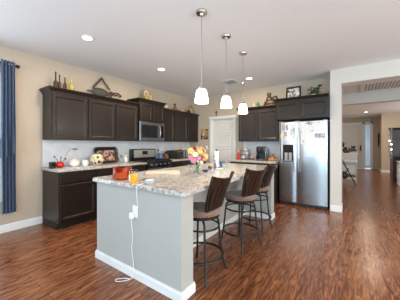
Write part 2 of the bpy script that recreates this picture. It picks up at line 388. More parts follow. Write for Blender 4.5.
base_cab('dark base cabinet under the coffee maker beside the refrigerator', (1.72, 5.408, 0), -PI/2, 1.11, [.555, .555])

def worktop(label, name, x0, y0, x1, y1, bs=None):
    t = B().box(x0, y0, .876, x1, y1, .914, .006)
    o = t.build(name, 'granite', None); tag(o, label, 'countertop'); return o
worktop('speckled granite countertop left of the range, holding the fruit tray', 'countertop', .001, 1.43, .64, 3.128)
worktop('granite countertop right of the range under the toaster', 'countertop', .001, 3.892, .64, 5.405)
worktop('granite countertop beside the refrigerator under the coffee maker', 'countertop', 1.68, 4.77, 2.835, 5.405)
tag(box(.0005, 1.45, .915, .012, 5.405, 1.369).build('backsplash', 'tile', smooth=False), 'pale grey backsplash along the left wall behind the range', 'backsplash')
tag(box(1.83, 5.397, .915, 2.835, 5.409, 1.369).build('backsplash', 'tile', smooth=False), 'pale grey backsplash on the back wall behind the coffee maker', 'backsplash')

# ============================================================ APPLIANCES
t = thing('microwave', 'stainless over-the-range microwave with dark window and bowed handle', 'microwave', (0, 3.51, 1.375))
B().box(.001, -.378, 0, .38, .378, .432, .004).build('body', 'black', t, smooth=False)
B().panel((.38, -.378, .0), (0, 1, 0), (0, 0, 1), (1, 0, 0), .756, .432, [(0, 0), (0, .018), (.004, .022)]).build('front', 'steel', t, smooth=False)
B().panel((.4025, -.33, .075), (0, 1, 0), (0, 0, 1), (1, 0, 0), .48, .285, [(0, 0), (.0, .002), (.006, .003)]).build('window', 'glassblk', t, smooth=False)
B().panel((.4025, .235, .075), (0, 1, 0), (0, 0, 1), (1, 0, 0), .12, .285, [(0, 0), (.0, .002), (.004, .003)]).build('control_panel', 'glassblk', t, smooth=False)
B().tube([(.40, .195, .07), (.435, .195, .09), (.447, .195, .15), (.45, .195, .215), (.447, .195, .28), (.435, .195, .34), (.40, .195, .36)], .011).build('handle', 'steel', t)
B().box(.05, -.35, -.006, .36, .35, 0).build('vent', 'blackp', t)

t = thing('range', 'stainless and black gas range under the microwave', 'range', (0, 3.51, 0))
B().box(.02, -.378, .02, .62, .378, .90).build('body', 'black', t, smooth=False)
B().box(.02, -.378, .90, .66, .378, .925, .006).build('cooktop', 'black', t)
B().box(.02, -.376, .925, .10, .376, 1.19, .02).build('back_guard', 'black', t)
B().box(.10, -.30, .985, .106, .35, 1.165, .002).build('console', 'satin', t)
B().box(.106, -.06, 1.055, .109, .10, 1.14).build('display', 'glassblk', t)
B().box(.62, -.376, .79, .655, .376, .90, .004).build('knob_panel', 'black', t)
for k in range(5):
    B().lathe([(0, 0), (.026, 0), (.026, .006), (.019, .012), (.017, .034), (0, .036)], (.655, -.27+k*.135, .845), 16, 'X').build('knob', 'steel', t)
B().panel((.62, -.37, .18), (0, 1, 0), (0, 0, 1), (1, 0, 0), .74, .60, [(0, 0), (0, .03), (.004, .034)]).build('oven_door', 'steel', t, smooth=False)
B().box(.653, -.25, .32, .657, .25, .62).build('oven_window', 'glassblk', t)
B().tube([(.655, -.32, .735), (.70, -.32, .735), (.70, .32, .735), (.655, .32, .735)], .012).build('oven_handle', 'steel', t)
B().box(.62, -.37, .03, .648, .37, .17, .003).build('drawer', 'steel', t)
for yy in (-.19, .19):
    gr = B()
    for q in (-.16, 0, .16): gr.box(.13, yy+q-.006, .937, .60, yy+q+.006, .951)
    for q in (.13, .25, .37, .48, .59): gr.box(q, yy-.16, .932, q+.012, yy+.16, .946)
    for q in (-.16, .16):
        for p in (.13, .59): gr.box(p, yy+q-.006, .925, p+.012, yy+q+.006, .94)
    gr.build('grate', 'iron', t, smooth=False)
    for p in (.25, .48): B().lathe([(.0, .925), (.045, .925), (.04, .934), (0, .936)], (p, yy, 0), 16).build('burner', 'blackp', t)

t = thing('refrigerator', 'stainless side by side refrigerator with papers and magnets', 'refrigerator', (3.336, 4.92, 0))
B().box(-.455, .03, .02, .455, .485, 1.765, .004).build('body', 'blackp', t, smooth=False)
B().box(-.45, .01, .012, .45, .06, .062).build('kick_grille', 'blackp', t, smooth=False)
def fdoor(x0, x1, nm):
    def fn(u, v):
        e = abs(2*u-1); return (x0+(x1-x0)*u, .018*(e**4)-.004, .07+1.70*v)
    b = B(); b.grid(fn, 16, 1)
    b.box(x0, .012, .07, x1, .035, 1.77)
    return b.build(nm, 'steel', t)
ld = fdoor(-.458, -.108, 'freezer_door'); rd = fdoor(-.100, .458, 'fresh_food_door')
for x, dd in ((-.150, ld), (-.060, rd)):
    B().tube([(x, -.004, .72), (x, -.05, .74), (x, -.058, .80), (x, -.058, 1.55), (x, -.05, 1.61), (x, -.004, 1.63)], .013, 10).build('handle', 'steel', dd)
fr = B().panel((-.385, -.004, .93), (1, 0, 0), (0, 0, 1), (0, -1, 0), .225, .36, [(0, 0), (0, .006), (.012, .008), (.02, -.002)])
fr.build('dispenser', 'glassblk', ld, smooth=False)
B().box(-.36, -.010, .945, -.185, -.003, .96).box(-.345, -.012, .96, -.285, -.003, 1.12, .004).box(-.262, -.012, .96, -.20, -.003, 1.12, .004).build('dispenser_paddle', 'grey', ld)
for a, b_ in ((-.458, -.38), (.38, .458), (-.15, -.05)): B().box(a, 0, 1.772, b_, .08, 1.79, .003).build('hinge_cover', 'grey', t)
def sheet(label, x0, x1, z0, z1, m, y=-.0065, tilt=0, cat='paper', nm='paper_sheet', grp=None):
    W, Hh = x1-x0, z1-z0
    def fn(u, v): return ((u-.5)*W, -.004*math.sin(PI*u)*(1-v)-.0, (v-.5)*Hh)
    b = B(); b.grid(fn, 6, 6, .0012)
    o = b.build(nm, m, None); tag(o, label, cat, grp); o.location = (3.336+(x0+x1)/2, 4.92+y, (z0+z1)/2); o.rotation_euler = (0, tilt, 0); return o
sheet('large white drawing sheet hanging down the middle of the right refrigerator door', -.02, .235, 1.30, 1.66, 'drawing', -.011, .03)
sheet('small white sheet taped at the top of the right door beside its upper corner', .12, .36, 1.55, 1.74, 'drawing', -.0065, -.12)
sheet('thin white note at the top left of the right refrigerator door', -.075, .07, 1.57, 1.75, 'paper', -.0065, .1)
sheet('small photo strip low at the right side of the right refrigerator door', .24, .42, 1.42, 1.52, 'magnets', -.0065, -.06, 'photo', 'photo_print')
sheet('red and white card at the top middle of the right refrigerator door', .07, .19, 1.70, 1.762, 'magnets', -.0125, .1, 'card', 'greeting_card')
sheet('white card hanging at the upper right of the freezer door', -.24, -.13, 1.48, 1.72, 'drawing', -.0065, .02, 'card', 'greeting_card')
sheet('dark pink photo magnet on the upper left of the freezer door', -.41, -.33, 1.60, 1.73, 'magnets', -.0065, 0, 'magnet', 'photo_magnet')
sheet('grey photo magnet below the pink one on the freezer door', -.37, -.29, 1.47, 1.57, 'magnets', -.0065, .05, 'magnet', 'photo_magnet')
sheet('narrow photo magnet between the pink magnet and the white card', -.32, -.26, 1.60, 1.72, 'magnets', -.0065, -.04, 'magnet', 'photo_magnet')
sheet('small yellow note on the left edge of the freezer door', -.43, -.385, 1.44, 1.52, 'yellowlabel', -.0045, 0, 'note', 'sticky_note')

# ============================================================ ISLAND
t = thing('kitchen_island', 'grey painted kitchen island with white baseboard and open seating side', 'island', (2.42, 1.37, 0))
B().box(-.63, 0, 0, .63, .16, .875).build('end_panel', 'island', t, smooth=False)
B().box(-.63, 2.40, 0, .63, 2.56, .875).build('end_panel', 'island', t, smooth=False)
B().box(-.60, .161, .0, .13, 2.399, .875).build('cabinet_body', 'island', t, smooth=False)
for k in range(4): doorpanel((-.60, .17+k*.555+.54, .12), (0, -1, 0), (0, 0, 1), (-1, 0, 0), .53, .73, t)
bs = B()
for (a, b_, c_, d_) in ((-.645, -.015, .645, 0), (.63, 0, .645, .175), (-.645, 0, -.63, .175), (.13, .16, .145, 2.40), (.145, .16, .63, .175),
                        (.63, 2.385, .645, 2.575), (-.645, 2.56, .63, 2.575), (.145, 2.385, .63, 2.40)):
    bs.box(a, b_, 0, c_, d_, .07)
    bs.box(a+(.006 if a < -.64 else 0), b_+(.006 if b_ < 0 else 0), .07, c_-(.006 if c_ > .64 else 0), d_, .085)
bs.build('baseboard', 'trim', t, smooth=False)
ct = B()
def rr(x0, y0, x1, y1, r, z, n=5):
    P = []
    for cx, cy, a0 in ((x1-r, y1-r, 0), (x0+r, y1-r, 90), (x0+r, y0+r, 180), (x1-r, y0+r, 270)):
        for k in range(n+1):
            a = math.radians(a0+90*k/n); P.append((cx+r*math.cos(a), cy+r*math.sin(a), z))
    return P
ct.prism(rr(1.745, 1.325, 3.10, 3.985, .04, .876), (0, 0, .038))
bmesh.ops.bevel(ct.bm, geom=[e for e in ct.bm.edges if abs(e.verts[0].co.z-e.verts[1].co.z) < 1e-6], offset=.006, segments=2, affect='EDGES')
tag(ct.build('island_countertop', 'granite'), 'long speckled granite countertop on the kitchen island', 'countertop')
# outlet on the island end, charger and cord
t = thing('wall_outlet', 'white outlet plate on the grey end of the island', 'outlet', (2.472, 1.37, .645))
B().box(-.036, -.006, -.058, .036, 0, .058, .003).build('plate', 'whitep', t)
B().box(-.017, -.009, .008, .017, -.006, .040, .002).build('socket', 'whitep', t)
t = thing('phone_charger', 'white plug-in charger in the lower socket of the island outlet', 'charger', (2.455, 1.361, .605))
B().box(-.032, -.032, -.03, .012, 0, .028, .008).build('plug_body', 'whitep', t)
cv = [(2.457, 1.335, .59), (2.45, 1.343, .52), (2.462, 1.345, .40), (2.445, 1.347, .30), (2.46, 1.347, .20), (2.475, 1.345, .12), (2.478, 1.340, .04), (2.45, 1.31, .006), (2.40, 1.24, .006), (2.36, 1.225, .006), (2.35, 1.25, .006), (2.40, 1.30, .006), (2.44, 1.32, .006)]
def smooth_pts(P, n=6):
    P = [Vector(p) for p in P]; out = []
    for i in range(len(P)-1):
        p0, p1, p2, p3 = P[max(i-1, 0)], P[i], P[i+1], P[min(i+2, len(P)-1)]
        for k in range(n):
            s = k/n; out.append(.5*((2*p1)+(p2-p0)*s+(2*p0-5*p1+4*p2-p3)*s*s+(3*p1-p0-3*p2+p3)*s**3))
    return out+[P[-1]]
tag(B().tube(smooth_pts(cv), .003, 6).build('charging_cord', 'whitep'), 'thin white cord hanging from the charger and looping on the floor', 'cord')
cv2 = [(2.555, 1.40, .918), (2.57, 1.33, .918), (2.555, 1.318, .905), (2.55, 1.317, .87), (2.545, 1.33, .78), (2.54, 1.345, .70), (2.505, 1.352, .70), (2.485, 1.355, .685)]
tag(B().tube(smooth_pts(cv2), .0028, 6).build('power_cord', 'whitep'), 'thin white cord running over the counter edge down to the outlet', 'cord')

# ---- bar stools
def curve_back(u, v):   # u -1..1 across (local y), v 0..1 up; sitter faces -x
    hw = .15+.055*v**.9
    x = .175+.13*v**1.3-.045*u*u*(.6+.4*v)
    z = .66+.325*v+.035*(u*u)*v
    return Vector((x, u*hw, z))
def stool(label, loc, rz):
    t = thing('bar_stool', label, 'bar stool', loc, rz, None)
    B().lathe([(0, .595), (.16, .595), (.195, .605), (.208, .63), (.200, .655), (.15, .668), (0, .672)], (0, 0, 0), 32).build('seat', 'suede', t)
    B().lathe([(0, .575), (.19, .575), (.192, .597), (0, .597)], (0, 0, 0), 32).build('seat_rim', 'iron', t)
    B().lathe([(0, .545), (.05, .545), (.05, .575), (0, .575)], (0, 0, 0), 20).build('swivel', 'iron', t)
    for a in (45, 135, 225, 315):
        ca, sa = math.cos(math.radians(a)), math.sin(math.radians(a))
        pts = [(ca*r, sa*r, z) for r, z in ((.03, .548), (.11, .55), (.165, .535), (.185, .49), (.205, .30), (.235, .10), (.272, .004))]
        B().tube(smooth_pts(pts, 4), .0115, 8).build('leg', 'iron', t)
    for r, z in ((.185, .475), (.222, .19)):
        B().tube([(r*math.cos(2*PI*k/40), r*math.sin(2*PI*k/40), z) for k in range(40)], .0095 if z > .3 else .012, 8, closed=True).build('foot_ring' if z < .3 else 'brace_ring', 'iron', t)
    for sgn in (-1, 1):
        pts = [(.12, sgn*.135, .585), (.155, sgn*.135, .60)]+[curve_back(sgn, v/8) for v in range(9)]
        b = B(); b.grid(lambda u, v, sgn=sgn: (lambda p: (p.x, p.y-sgn*.035*u, p.z))(curve_back(sgn*(1-.0*u), v)) if v > 0 else (curve_back(sgn, 0).x, sgn*(.135-.035*u), .66), 2, 14, .02)
        b.tube([(.12, sgn*.118, .585), (.15, sgn*.118, .60), (.145, sgn*.118, .70)], .010)
        b.build('back_post', 'walnut', t)
    def strip(u0, u1, v0, v1, nm, nu=3, nv=12):
        b = B(); b.grid(lambda u, v: curve_back(u0+(u1-u0)*u, v0+(v1-v0)*v)+Vector((.002, 0, 0)), nu, nv, .014); return b.build(nm, 'walnut', t)
    strip(-.96, .96, .80, 1.0, 'top_rail', 20, 4)
    strip(-.96, .96, .0, .09, 'lower_rail', 20, 2)
    for k in range(5):
        c_ = -.64+k*.32; strip(c_-.135, c_+.135, .08, .82, 'slat')
    return t
stool('bar stool nearest the camera, its slatted walnut back fully in view', (2.925, 1.83, 0), .0)
for lb, lc, rz in (('middle bar stool of the three along the island', (3.0, 2.62, 0), -.28), ('farthest bar stool of the three, by the far end of the island', (2.965, 3.26, 0), -.03)):
    c_ = copy_tree(bpy.data.objects['bar_stool']); c_.location = lc; c_.rotation_euler = (0, 0, rz); c_['label'] = lb

# ============================================================ LAMPS
def point(nm, loc, pw, col, rad=.05, parent=None):
    l = bpy.data.lights.new(nm, 'POINT'); l.energy = pw; l.color = col; l.shadow_soft_size = rad
    o = bpy.data.objects.new(nm, l); C.objects.link(o); o.location = loc
    if parent: o.parent = parent
    return o
def pendant(label, x, y, drop):
    t = thing('pendant_lamp', label, 'pendant lamp', (x, y, H))
    B().lathe([(0, -.045), (.012, -.045), (.02, -.03), (.058, -.022), (.063, -.008), (.063, 0), (0, 0)], (0, 0, 0), 24).build('canopy', 'chrome', t)
    B().tube([(0, 0, -.04), (0, 0, -drop+.20)], .004, 6).build('rod', 'chrome', t)
    B().lathe([(0, -drop+.205), (.012, -drop+.205), (.014, -drop+.185), (.030, -drop+.175), (.034, -drop+.155), (.040, -drop+.150), (.040, -drop+.145), (0, -drop+.145)], (0, 0, 0), 20).build('socket_cap', 'chrome', t)
    B().lathe([(.036, -drop+.147), (.052, -drop+.135), (.062, -drop+.10), (.072, -drop+.04), (.076, -drop), (.072, -drop), (.068, -drop+.04), (.058, -drop+.10), (.048, -drop+.13), (.034, -drop+.14)], (0, 0, 0), 28).build('shade', 'shade', t)
    B().ball((0, 0, -drop+.075), .028).build('bulb', 'lens', t)
    point('pendant_light', (x, y, H-drop-.01), 13, (1, .86, .70), .05)
pendant('nearest pendant lamp with frosted bell shade, the largest of three', 2.85, 1.95, .99)
pendant('middle pendant lamp with frosted bell shade over the island', 2.82, 2.57, .955)
pendant('farthest pendant lamp with frosted bell shade over the island', 2.78, 3.20, .955)
def can(label, x, y, pw):
    t = thing('recessed_light', label, 'ceiling light', (x, y, H))
    B().lathe([(.062, -.001), (.062, -.006), (.088, -.006), (.093, -.002), (.093, 0), (.062, -.001)], (0, 0, 0), 28).build('trim_ring', 'trim', t)
    B().lathe([(0, -.003), (.062, -.003), (.062, -.001), (0, -.001)], (0, 0, 0), 28).build('lens', 'lens', t)
    l = bpy.data.lights.new('recessed_lamp', 'AREA'); l.shape = 'DISK'; l.size = .12; l.energy = pw; l.color = (1, .82, .62)
    o = bpy.data.objects.new('recessed_lamp', l); C.objects.link(o); o.location = (x, y, H-.012)
can('recessed ceiling light above the left counter, nearest the blue curtain', 1.25, 1.54, 22)
can('recessed ceiling light over the middle of the kitchen aisle', 1.18, 3.00, 22)
can('recessed ceiling light in front of the cabinets by the farthest pendant', 2.34, 4.52, 22)
can('recessed ceiling light in the hall beyond the opening', 4.685, 12.18, 14)
can('recessed ceiling light hidden above the hall beam', 4.70, 8.90, 14)
for x, y in ((3.9, -1.2), (6.2, 1.0), (6.2, 3.6)):      # unseen lamps on the living side, added to light the room
    l = bpy.data.lights.new('living_fill_lamp', 'AREA'); l.shape = 'DISK'; l.size = .14; l.energy = 20; l.color = (1, .85, .68)
    o = bpy.data.objects.new('living_fill_lamp', l); C.objects.link(o); o.location = (x, y, H-.012)
t = thing('ceiling_vent', 'small square ceiling vent behind the pendant rods', 'vent', (1.88, 4.52, H))
B().box(-.17, -.17, -.008, .17, -.13, 0).box(-.17, .13, -.008, .17, .17, 0).box(-.17, -.13, -.008, -.13, .13, 0).box(.13, -.13, -.008, .17, .13, 0).build('frame', 'trim', t)
b = B()
for k in range(8): b.box(-.13, -.12+k*.032, -.012, .13, -.108+k*.032, -.003)
b.build('louvre', 'grey', t)
t = thing('return_air_vent', 'large rectangular white ceiling grille inside the hall opening', 'vent', (5.16, 6.9, H))
B().box(-.8, -.5, -.03, .8, -.44, 0).box(-.8, .44, -.03, .8, .5, 0).box(-.8, -.44, -.03, -.74, .44, 0).box(.74, -.44, -.03, .8, .44, 0).build('frame', 'trim', t)
b = B()
for k in range(23): b.box(-.74+k*.065, -.44, -.022, -.735+k*.065+.03, .44, -.004)
b.build('louvre', 'trim', t)
B().box(-.74, -.44, -.003, .74, .44, -.001).build('filter', 'ventback', t)

# ============================================================ CURTAIN
t = thing('curtain_rod', 'black curtain rod with ball finial above the blue curtain', 'curtain rod', (.09, 1.08, 2.46))
B().tube([(0, .0, 0), (0, -2.6, 0)], .011, 10).build('rod', 'iron', t)
B().ball((0, .025, 0), .028, sub=2).build('finial', 'iron', t)
B().tube([(-.089, -.13, .0), (0, -.13, 0)], .008).box(-.09, -.15, -.03, -.082, -.11, .03).build('bracket', 'iron', t)
cu = B()
def cf(u, v):
    y = .915+.158*u; a = 2*PI*4*u
    return (.09+.038*math.sin(a)*(.8+.2*(1-v))+.006*math.sin(9*v+3*u), y+.012*math.cos(a)*(1-v), .29+2.22*v)
cu.grid(cf, 70, 14, .004)
t = thing('curtain', 'dark blue grommet curtain panel hanging at the far left', 'curtain', (0, 0, 0))
cu.build('fabric', 'curtain', t)
gm = B()
for k in range(5):
    y = .915+.158*(k+.5)/5
    gm.lathe([(.016, -.002), (.024, -.002), (.024, .002), (.016, .002), (.016, -.002)], (.09, y, 2.46), 16, 'Y')
gm.build('grommet', 'chrome', t)

# ============================================================ THINGS ON THE CABINET TOPS
def bottle(nm, label, cat, loc, h, r, m, neck=.32, cork=None, group=None, sx=1):
    t = thing(nm, label, cat, loc, 0, group)
    B().lathe([(0, 0), (r*.9, 0), (r, .01), (r, h*(1-neck)*.8), (r*.85, h*(1-neck)*.93), (r*.36, h*(1-neck)*1.12), (r*.32, h*.95), (r*.42, h*.96), (r*.42, h), (0, h)], (0, 0, 0), 18, sx=sx).build('glass', m, t)
    if cork: B().lathe([(0, h), (r*.38, h), (r*.44, h+.022), (0, h+.026)], (0, 0, 0), 12).build('stopper', cork, t)
    return t
zt = 2.201
bottle('bottle', 'tall brown glass bottle, leftmost of the bottles on the cabinet', 'bottle', (.22, 1.56, zt), .26, .034, 'brownglass', .5, 'blackp')
bottle('bottle', 'slim brown bottle second from the left on the cabinet', 'bottle', (.20, 1.625, zt), .235, .026, 'brownglass', .45, 'blackp')
bottle('bottle', 'shorter brown bottle between the slim one and the yellow glass', 'bottle', (.22, 1.70, zt), .20, .028, 'brownglass', .4, 'blackp')
bottle('bottle', 'narrow straight yellow bottle left of the round yellow one', 'bottle', (.20, 1.75, zt), .21, .022, 'yellowglass', .3)
bottle('bottle', 'round-bodied yellow glass bottle, rightmost of the bottles', 'bottle', (.22, 1.805, zt), .235, .046, 'yellowglass', .42, 'gold')
# fish wall hanging
t = thing('fish_wall_hanging', 'rustic metal fish hanging on the wall from a peaked driftwood hanger', 'wall decor', (.001, 2.43, 2.34))
fb = B()
pts = [(-.275, -.02), (-.20, .01), (-.14, .06), (-.05, .085), (.05, .07), (.13, .03), (.17, .0), (.13, -.045), (.05, -.085), (-.05, -.095), (-.13, -.06), (-.19, -.02)]
fb.add((lambda tt: tt)(bmesh.new()))
fb.ball((.06, -.01, 0), 1, (.03, .17, .085), 3)
fb.ball((.06, -.20, -.01), 1, (.012, .09, .016), 2)
fb.build('body', 'fish', t)
B().prism([(.05, .12, .0), (.05, .25, .07), (.05, .235, .0), (.05, .27, -.10)], (.012, 0, 0)).build('tail_fin', 'drift', t)
b = B(); b.tube(smooth_pts([(.056, .14, -.02), (.056, .22, .05), (.056, .30, .02), (.056, .36, .055), (.056, .43, .04), (.056, .48, -.01)], 4), .016, 7, r2=.010)
for k in range(12):
    a = k/11; b.ball((.056+random.uniform(-.01, .01), .20+.27*a, .02+.03*math.sin(k*1.7)), .02, (1, 1.3, .8), 1)
b.build('trailing_vine', 'drift', t)
b = B()
for P, Q in (((.05, .03, .29), (.05, -.15, .06)), ((.05, .03, .29), (.05, .20, .09))):
    P, Q = Vector(P), Vector(Q)
    b.tube([P, Q], .009)
    for k in range(8): b.ball(P.lerp(Q, (k+.5)/8)+Vector((random.uniform(-.006, .006), random.uniform(-.008, .008), 0)), .020, (1, 1.1, 1.2), 1)
b.ball((.04, .03, .29), .022)
b.build('hanger', 'drift', t)
# plate on stand above microwave cabinet
t = thing('decorative_plate', 'round gold-rimmed plate on a stand above the microwave cabinet', 'plate', (.22, 3.50, 2.311), 0)
pm = Matrix.Translation((0, 0, .135)) @ Matrix.Rotation(math.radians(75), 4, 'Y')
tb = B(); tb.lathe([(0, 0), (.07, 0), (.09, .008), (.132, .016), (.13, .022), (.088, .014), (.07, .008), (0, .006)], (0, 0, 0), 36)
bmesh.ops.transform(tb.bm, matrix=pm, verts=tb.bm.verts); tb.build('dish', 'platepaint', t)
tb = B(); tb.tube([(.133*math.cos(2*PI*k/36), .133*math.sin(2*PI*k/36), .019) for k in range(36)], .006, 6, closed=True)
bmesh.ops.transform(tb.bm, matrix=pm, verts=tb.bm.verts); tb.build('rim', 'gold', t)
B().tube([(.06, -.06, .012), (.0, -.06, .004), (-.10, -.04, .006), (-.05, -.02, .12)], .004).tube([(.06, .06, .012), (.0, .06, .004), (-.10, .04, .006), (-.05, .02, .12)], .004).build('stand', 'gold', t)
# figurines over the right hand cabinets
t = thing('figurine', 'small cream ceramic bird with yellow head beside the microwave cabinet', 'figurine', (.24, 4.10, zt)); t.scale = (1.3, 1.3, 1.3)
B().ball((0, 0, .045), .045, (1, 1.3, 1)).build('body', 'cream', t); B().ball((0, -.045, .10), .026).ball((0, -.075, .098), .01, (1, 1.8, .8)).build('head', 'yellow', t)
t = thing('figurine', 'brown seated figurine in the middle above the corner cabinets', 'figurine', (.24, 4.45, zt)); t.scale = (1.3, 1.3, 1.3)
B().lathe([(0, 0), (.05, 0), (.055, .02), (.04, .06), (.022, .10), (0, .12)], (0, 0, 0), 16).build('body', 'brown', t)
B().ball((0, 0, .135), .027).build('head', 'cherry', t); B().ball((0, .10, .025), .035, (1, 2.2, .7)).build('reclining_arm', 'brown', t)
t = thing('figurine', 'low cream dish right of the brown figurine on the cabinet', 'dish', (.24, 4.75, zt)); t.scale = (1.3, 1.3, 1.3)
B().lathe([(0, 0), (.04, 0), (.045, .012), (.08, .035), (.078, .038), (.04, .018), (0, .016)], (0, 0, 0), 20).build('bowl', 'cream', t)
t = thing('teapot', 'round brown and cream pot at the far end of the cabinet tops', 'teapot', (.22, 5.17, zt)); t.scale = (1.3, 1.3, 1.3)
B().lathe([(0, 0), (.045, 0), (.075, .03), (.08, .06), (.06, .10), (.03, .115), (.03, .125), (0, .13)], (0, 0, 0), 20).build('body', 'art', t)
B().tube([(0, -.05, .10), (0, -.06, .16), (0, 0, .20), (0, .06, .16), (0, .05, .10)], .008).build('handle', 'brown', t)
# back wall tops
bottle('bottle', 'green glass bottle standing left on top of the back cabinets', 'bottle', (2.28, 5.22, zt), .21, .032, 'green', .4)
bottle('bottle', 'shorter pale green bottle left of the green bottle, behind the lamp', 'bottle', (2.18, 5.22, zt), .15, .028, 'sage', .35)
t = thing('bust_sculpture', 'dark bronze sculpture of a leaning figure on top of the back cabinets', 'sculpture', (2.62, 5.22, zt)); t.scale = (1.15, 1, 1.12)
B().lathe([(0, 0), (.17, 0), (.17, .02), (0, .02)], (0, 0, 0), 24, sy=.5).build('base', 'cream', t)
B().ball((-.02, 0, .08), 1, (.14, .06, .07)).ball((-.05, 0, .15), 1, (.07, .05, .07)).ball((.08, 0, .13), 1, (.05, .045, .09)).tube([(-.12, 0, .12), (-.15, 0, .06), (-.16, 0, .02)], .022).tube([(.1, 0, .10), (.14, 0, .05), (.155, 0, .02)], .022).build('body', 'bronze', t)
B().ball((-.055, 0, .245), .042, (1, 1, 1.15)).ball((-.055, -.005, .265), .045, (1.05, 1.05, .8)).build('head', 'bronze', t)
t = thing('picture_frame', 'square black framed grey picture above the refrigerator cabinet', 'picture', (3.14, 5.05, 2.271), .0)
fm = Matrix.Rotation(math.radians(-8), 4, 'X')
fb = B().panel((-.15, 0, 0), (1, 0, 0), (0, 0, 1), (0, -1, 0), .30, .285, [(0, 0), (0, .022), (.028, .022), (.030, .010)])
bmesh.ops.transform(fb.bm, matrix=fm, verts=fb.bm.verts); fb.build('frame', 'black', t, smooth=False)
fb = B().box(-.12, -.0125, .03, .12, -.0105, .255); bmesh.ops.transform(fb.bm, matrix=fm, verts=fb.bm.verts); fb.build('print', 'photo', t)
fb = B().tube([(0, .004, .2), (0, .13, .005)], .005); fb.build('easel_leg', 'black', t)
t = thing('potted_plant', 'bushy green plant in small white pot above the refrigerator', 'plant', (3.53, 5.08, 2.271))
B().lathe([(0, 0), (.035, 0), (.048, .06), (.05, .065), (.044, .065), (0, .055)], (0, 0, 0), 18).build('pot', 'white', t)
def leafmesh(b, base, dirv, ln, wd):
    base, d = Vector(base), Vector(dirv).normalized(); s_ = d.cross(Vector((0, 0, 1)))
    s_ = s_.normalized() if s_.length > .05 else Vector((1, 0, 0)); n = s_.cross(d)
    tt = bmesh.new(); P = [base, base+d*ln*.35+s_*wd+n*.1*ln, base+d*ln*.75+s_*wd*.7+n*.08*ln, base+d*ln-n*.05*ln, base+d*ln*.75-s_*wd*.7+n*.08*ln, base+d*ln*.35-s_*wd+n*.1*ln]
    m1 = base+d*ln*.5+n*.02*ln; V = [tt.verts.new(p) for p in P]; mv = tt.verts.new(m1)
    for k in range(6): tt.faces.new((V[k], V[(k+1) % 6], mv))
    bmesh.ops.recalc_face_normals(tt, faces=tt.faces); bmesh.ops.solidify(tt, geom=tt.faces[:], thickness=.001); b.add(tt)
fo = B()
for k in range(110):
    a = random.uniform(0, 2*PI); e = random.uniform(-.1, 1.2); r = random.uniform(.02, .12)
    d = Vector((math.cos(a)*math.cos(e), math.sin(a)*math.cos(e)*.7, math.sin(e)))
    leafmesh(fo, Vector((0, 0, .08))+d*r, d+Vector((0, 0, random.uniform(-.4, .3))), random.uniform(.04, .07), .014)
fo.build('foliage', 'leaf', t)
t = thing('figurine', 'dark bird figure perched above the green plant', 'figurine', (3.585, 5.16, 2.271))
B().tube([(0, 0, 0), (.0, 0, .18)], .006).lathe([(0, 0), (.04, 0), (.04, .01), (0, .012)]).build('stand', 'iron', t)
B().ball((0, 0, .20), .03, (1.5, .8, .8)).build('body', 'iron', t); B().ball((.05, 0, .255), .028, (1.3, .8, .8)).tube([(.02, 0, .21), (.045, 0, .25)], .012).ball((.09, 0, .26), .008, (2.5, 1, 1)).build('head', 'iron', t)
# ornament on door casing, wall picture, switch
t = thing('door_ornament', 'small bronze cross ornament standing on the pantry door casing', 'ornament', (.99, 5.395, 2.101))
B().box(-.02, -.012, 0, .02, .012, .012).box(-.012, -.006, .01, .012, .006, .17, .003).box(-.045, -.006, .10, .045, .006, .125, .003).ball((0, 0, .115), .03, (1, .4, 1)).build('cross', 'brown', t)
t = thing('wall_picture', 'small unframed warm brown picture on the wall left of the pantry door', 'picture', (.575, 5.409, 1.60))
B().box(-.125, -.02, -.15, .125, 0, .15).build('canvas', 'art', t, smooth=False); B().box(-.06, -.023, -.05, .0, -.02, .05, .001).build('pale_motif', 'cream', t)
t = thing('light_switch', 'white light switch plate on the wall left of the pantry door', 'switch', (.655, 5.409, 1.20))
B().box(-.038, -.007, -.058, .038, 0, .058, .003).build('plate', 'whitep', t); B().box(-.016, -.011, -.03, .016, -.006, .03, .002).build('rocker', 'whitep', t)

# ============================================================ LEFT COUNTER
zc = .915
t = thing('digital_clock', 'small black box clock at the left end of the counter', 'clock', (.32, 1.475, zc), .1)
B().box(-.03, -.042, 0, .03, .042, .105, .01).build('case', 'blackp', t); B().box(.0302, -.03, .03, .032, .03, .085).build('face', 'glassblk', t)
t = thing('utensil_pot', 'round red apple-shaped pot with black neck left of the white bowl', 'pot', (.27, 1.60, zc))
B().lathe([(0, 0), (.035, 0), (.062, .025), (.068, .055), (.055, .085), (.03, .098), (.025, .09), (0, .07)], (0, 0, 0), 24).build('body', 'red', t)
B().ball((.02, -.06, .045), .02, (1, 1.4, .9)).build('side_knob', 'blackp', t)
def utensil(label, pts, m, headc=None, hs=(1, 1, 1), hr=.02):
    t = thing('kitchen_utensil', label, 'utensil', (.27, 1.60, zc)); B().tube(smooth_pts(pts, 4), .005, 6).build('handle', m, t)
    if headc: B().ball(headc, hr, hs).build('head', 'blackp', t)
utensil('long chrome ladle with black head leaning right out of the red pot', [(.0, .0, .06), (.0, .05, .13), (0, .12, .24), (0, .17, .29), (0, .205, .30)], 'chrome', (0, .24, .30), (1.2, 1.9, .45), .026)
utensil('short black handled utensil leaning left out of the red pot', [(0, -.01, .07), (0, -.04, .13), (0, -.07, .17)], 'brown', (0, -.078, .18), (.8, 1, 1), .014)
utensil('upright black handled utensil in the middle of the red pot', [(.01, 0, .06), (.01, .015, .17)], 'blackp', (.01, .016, .17), (.7, .7, 1.5), .012)
utensil('stubby dark blue handled utensil leaning right in the red pot', [(.02, .02, .06), (.02, .07, .13)], 'bluesm', (.02, .075, .14), (.8, .9, 1.2), .015)
t = thing('lidded_bowl', 'round white ceramic jar with lid between red pot and white mug', 'jar', (.30, 1.815, zc))
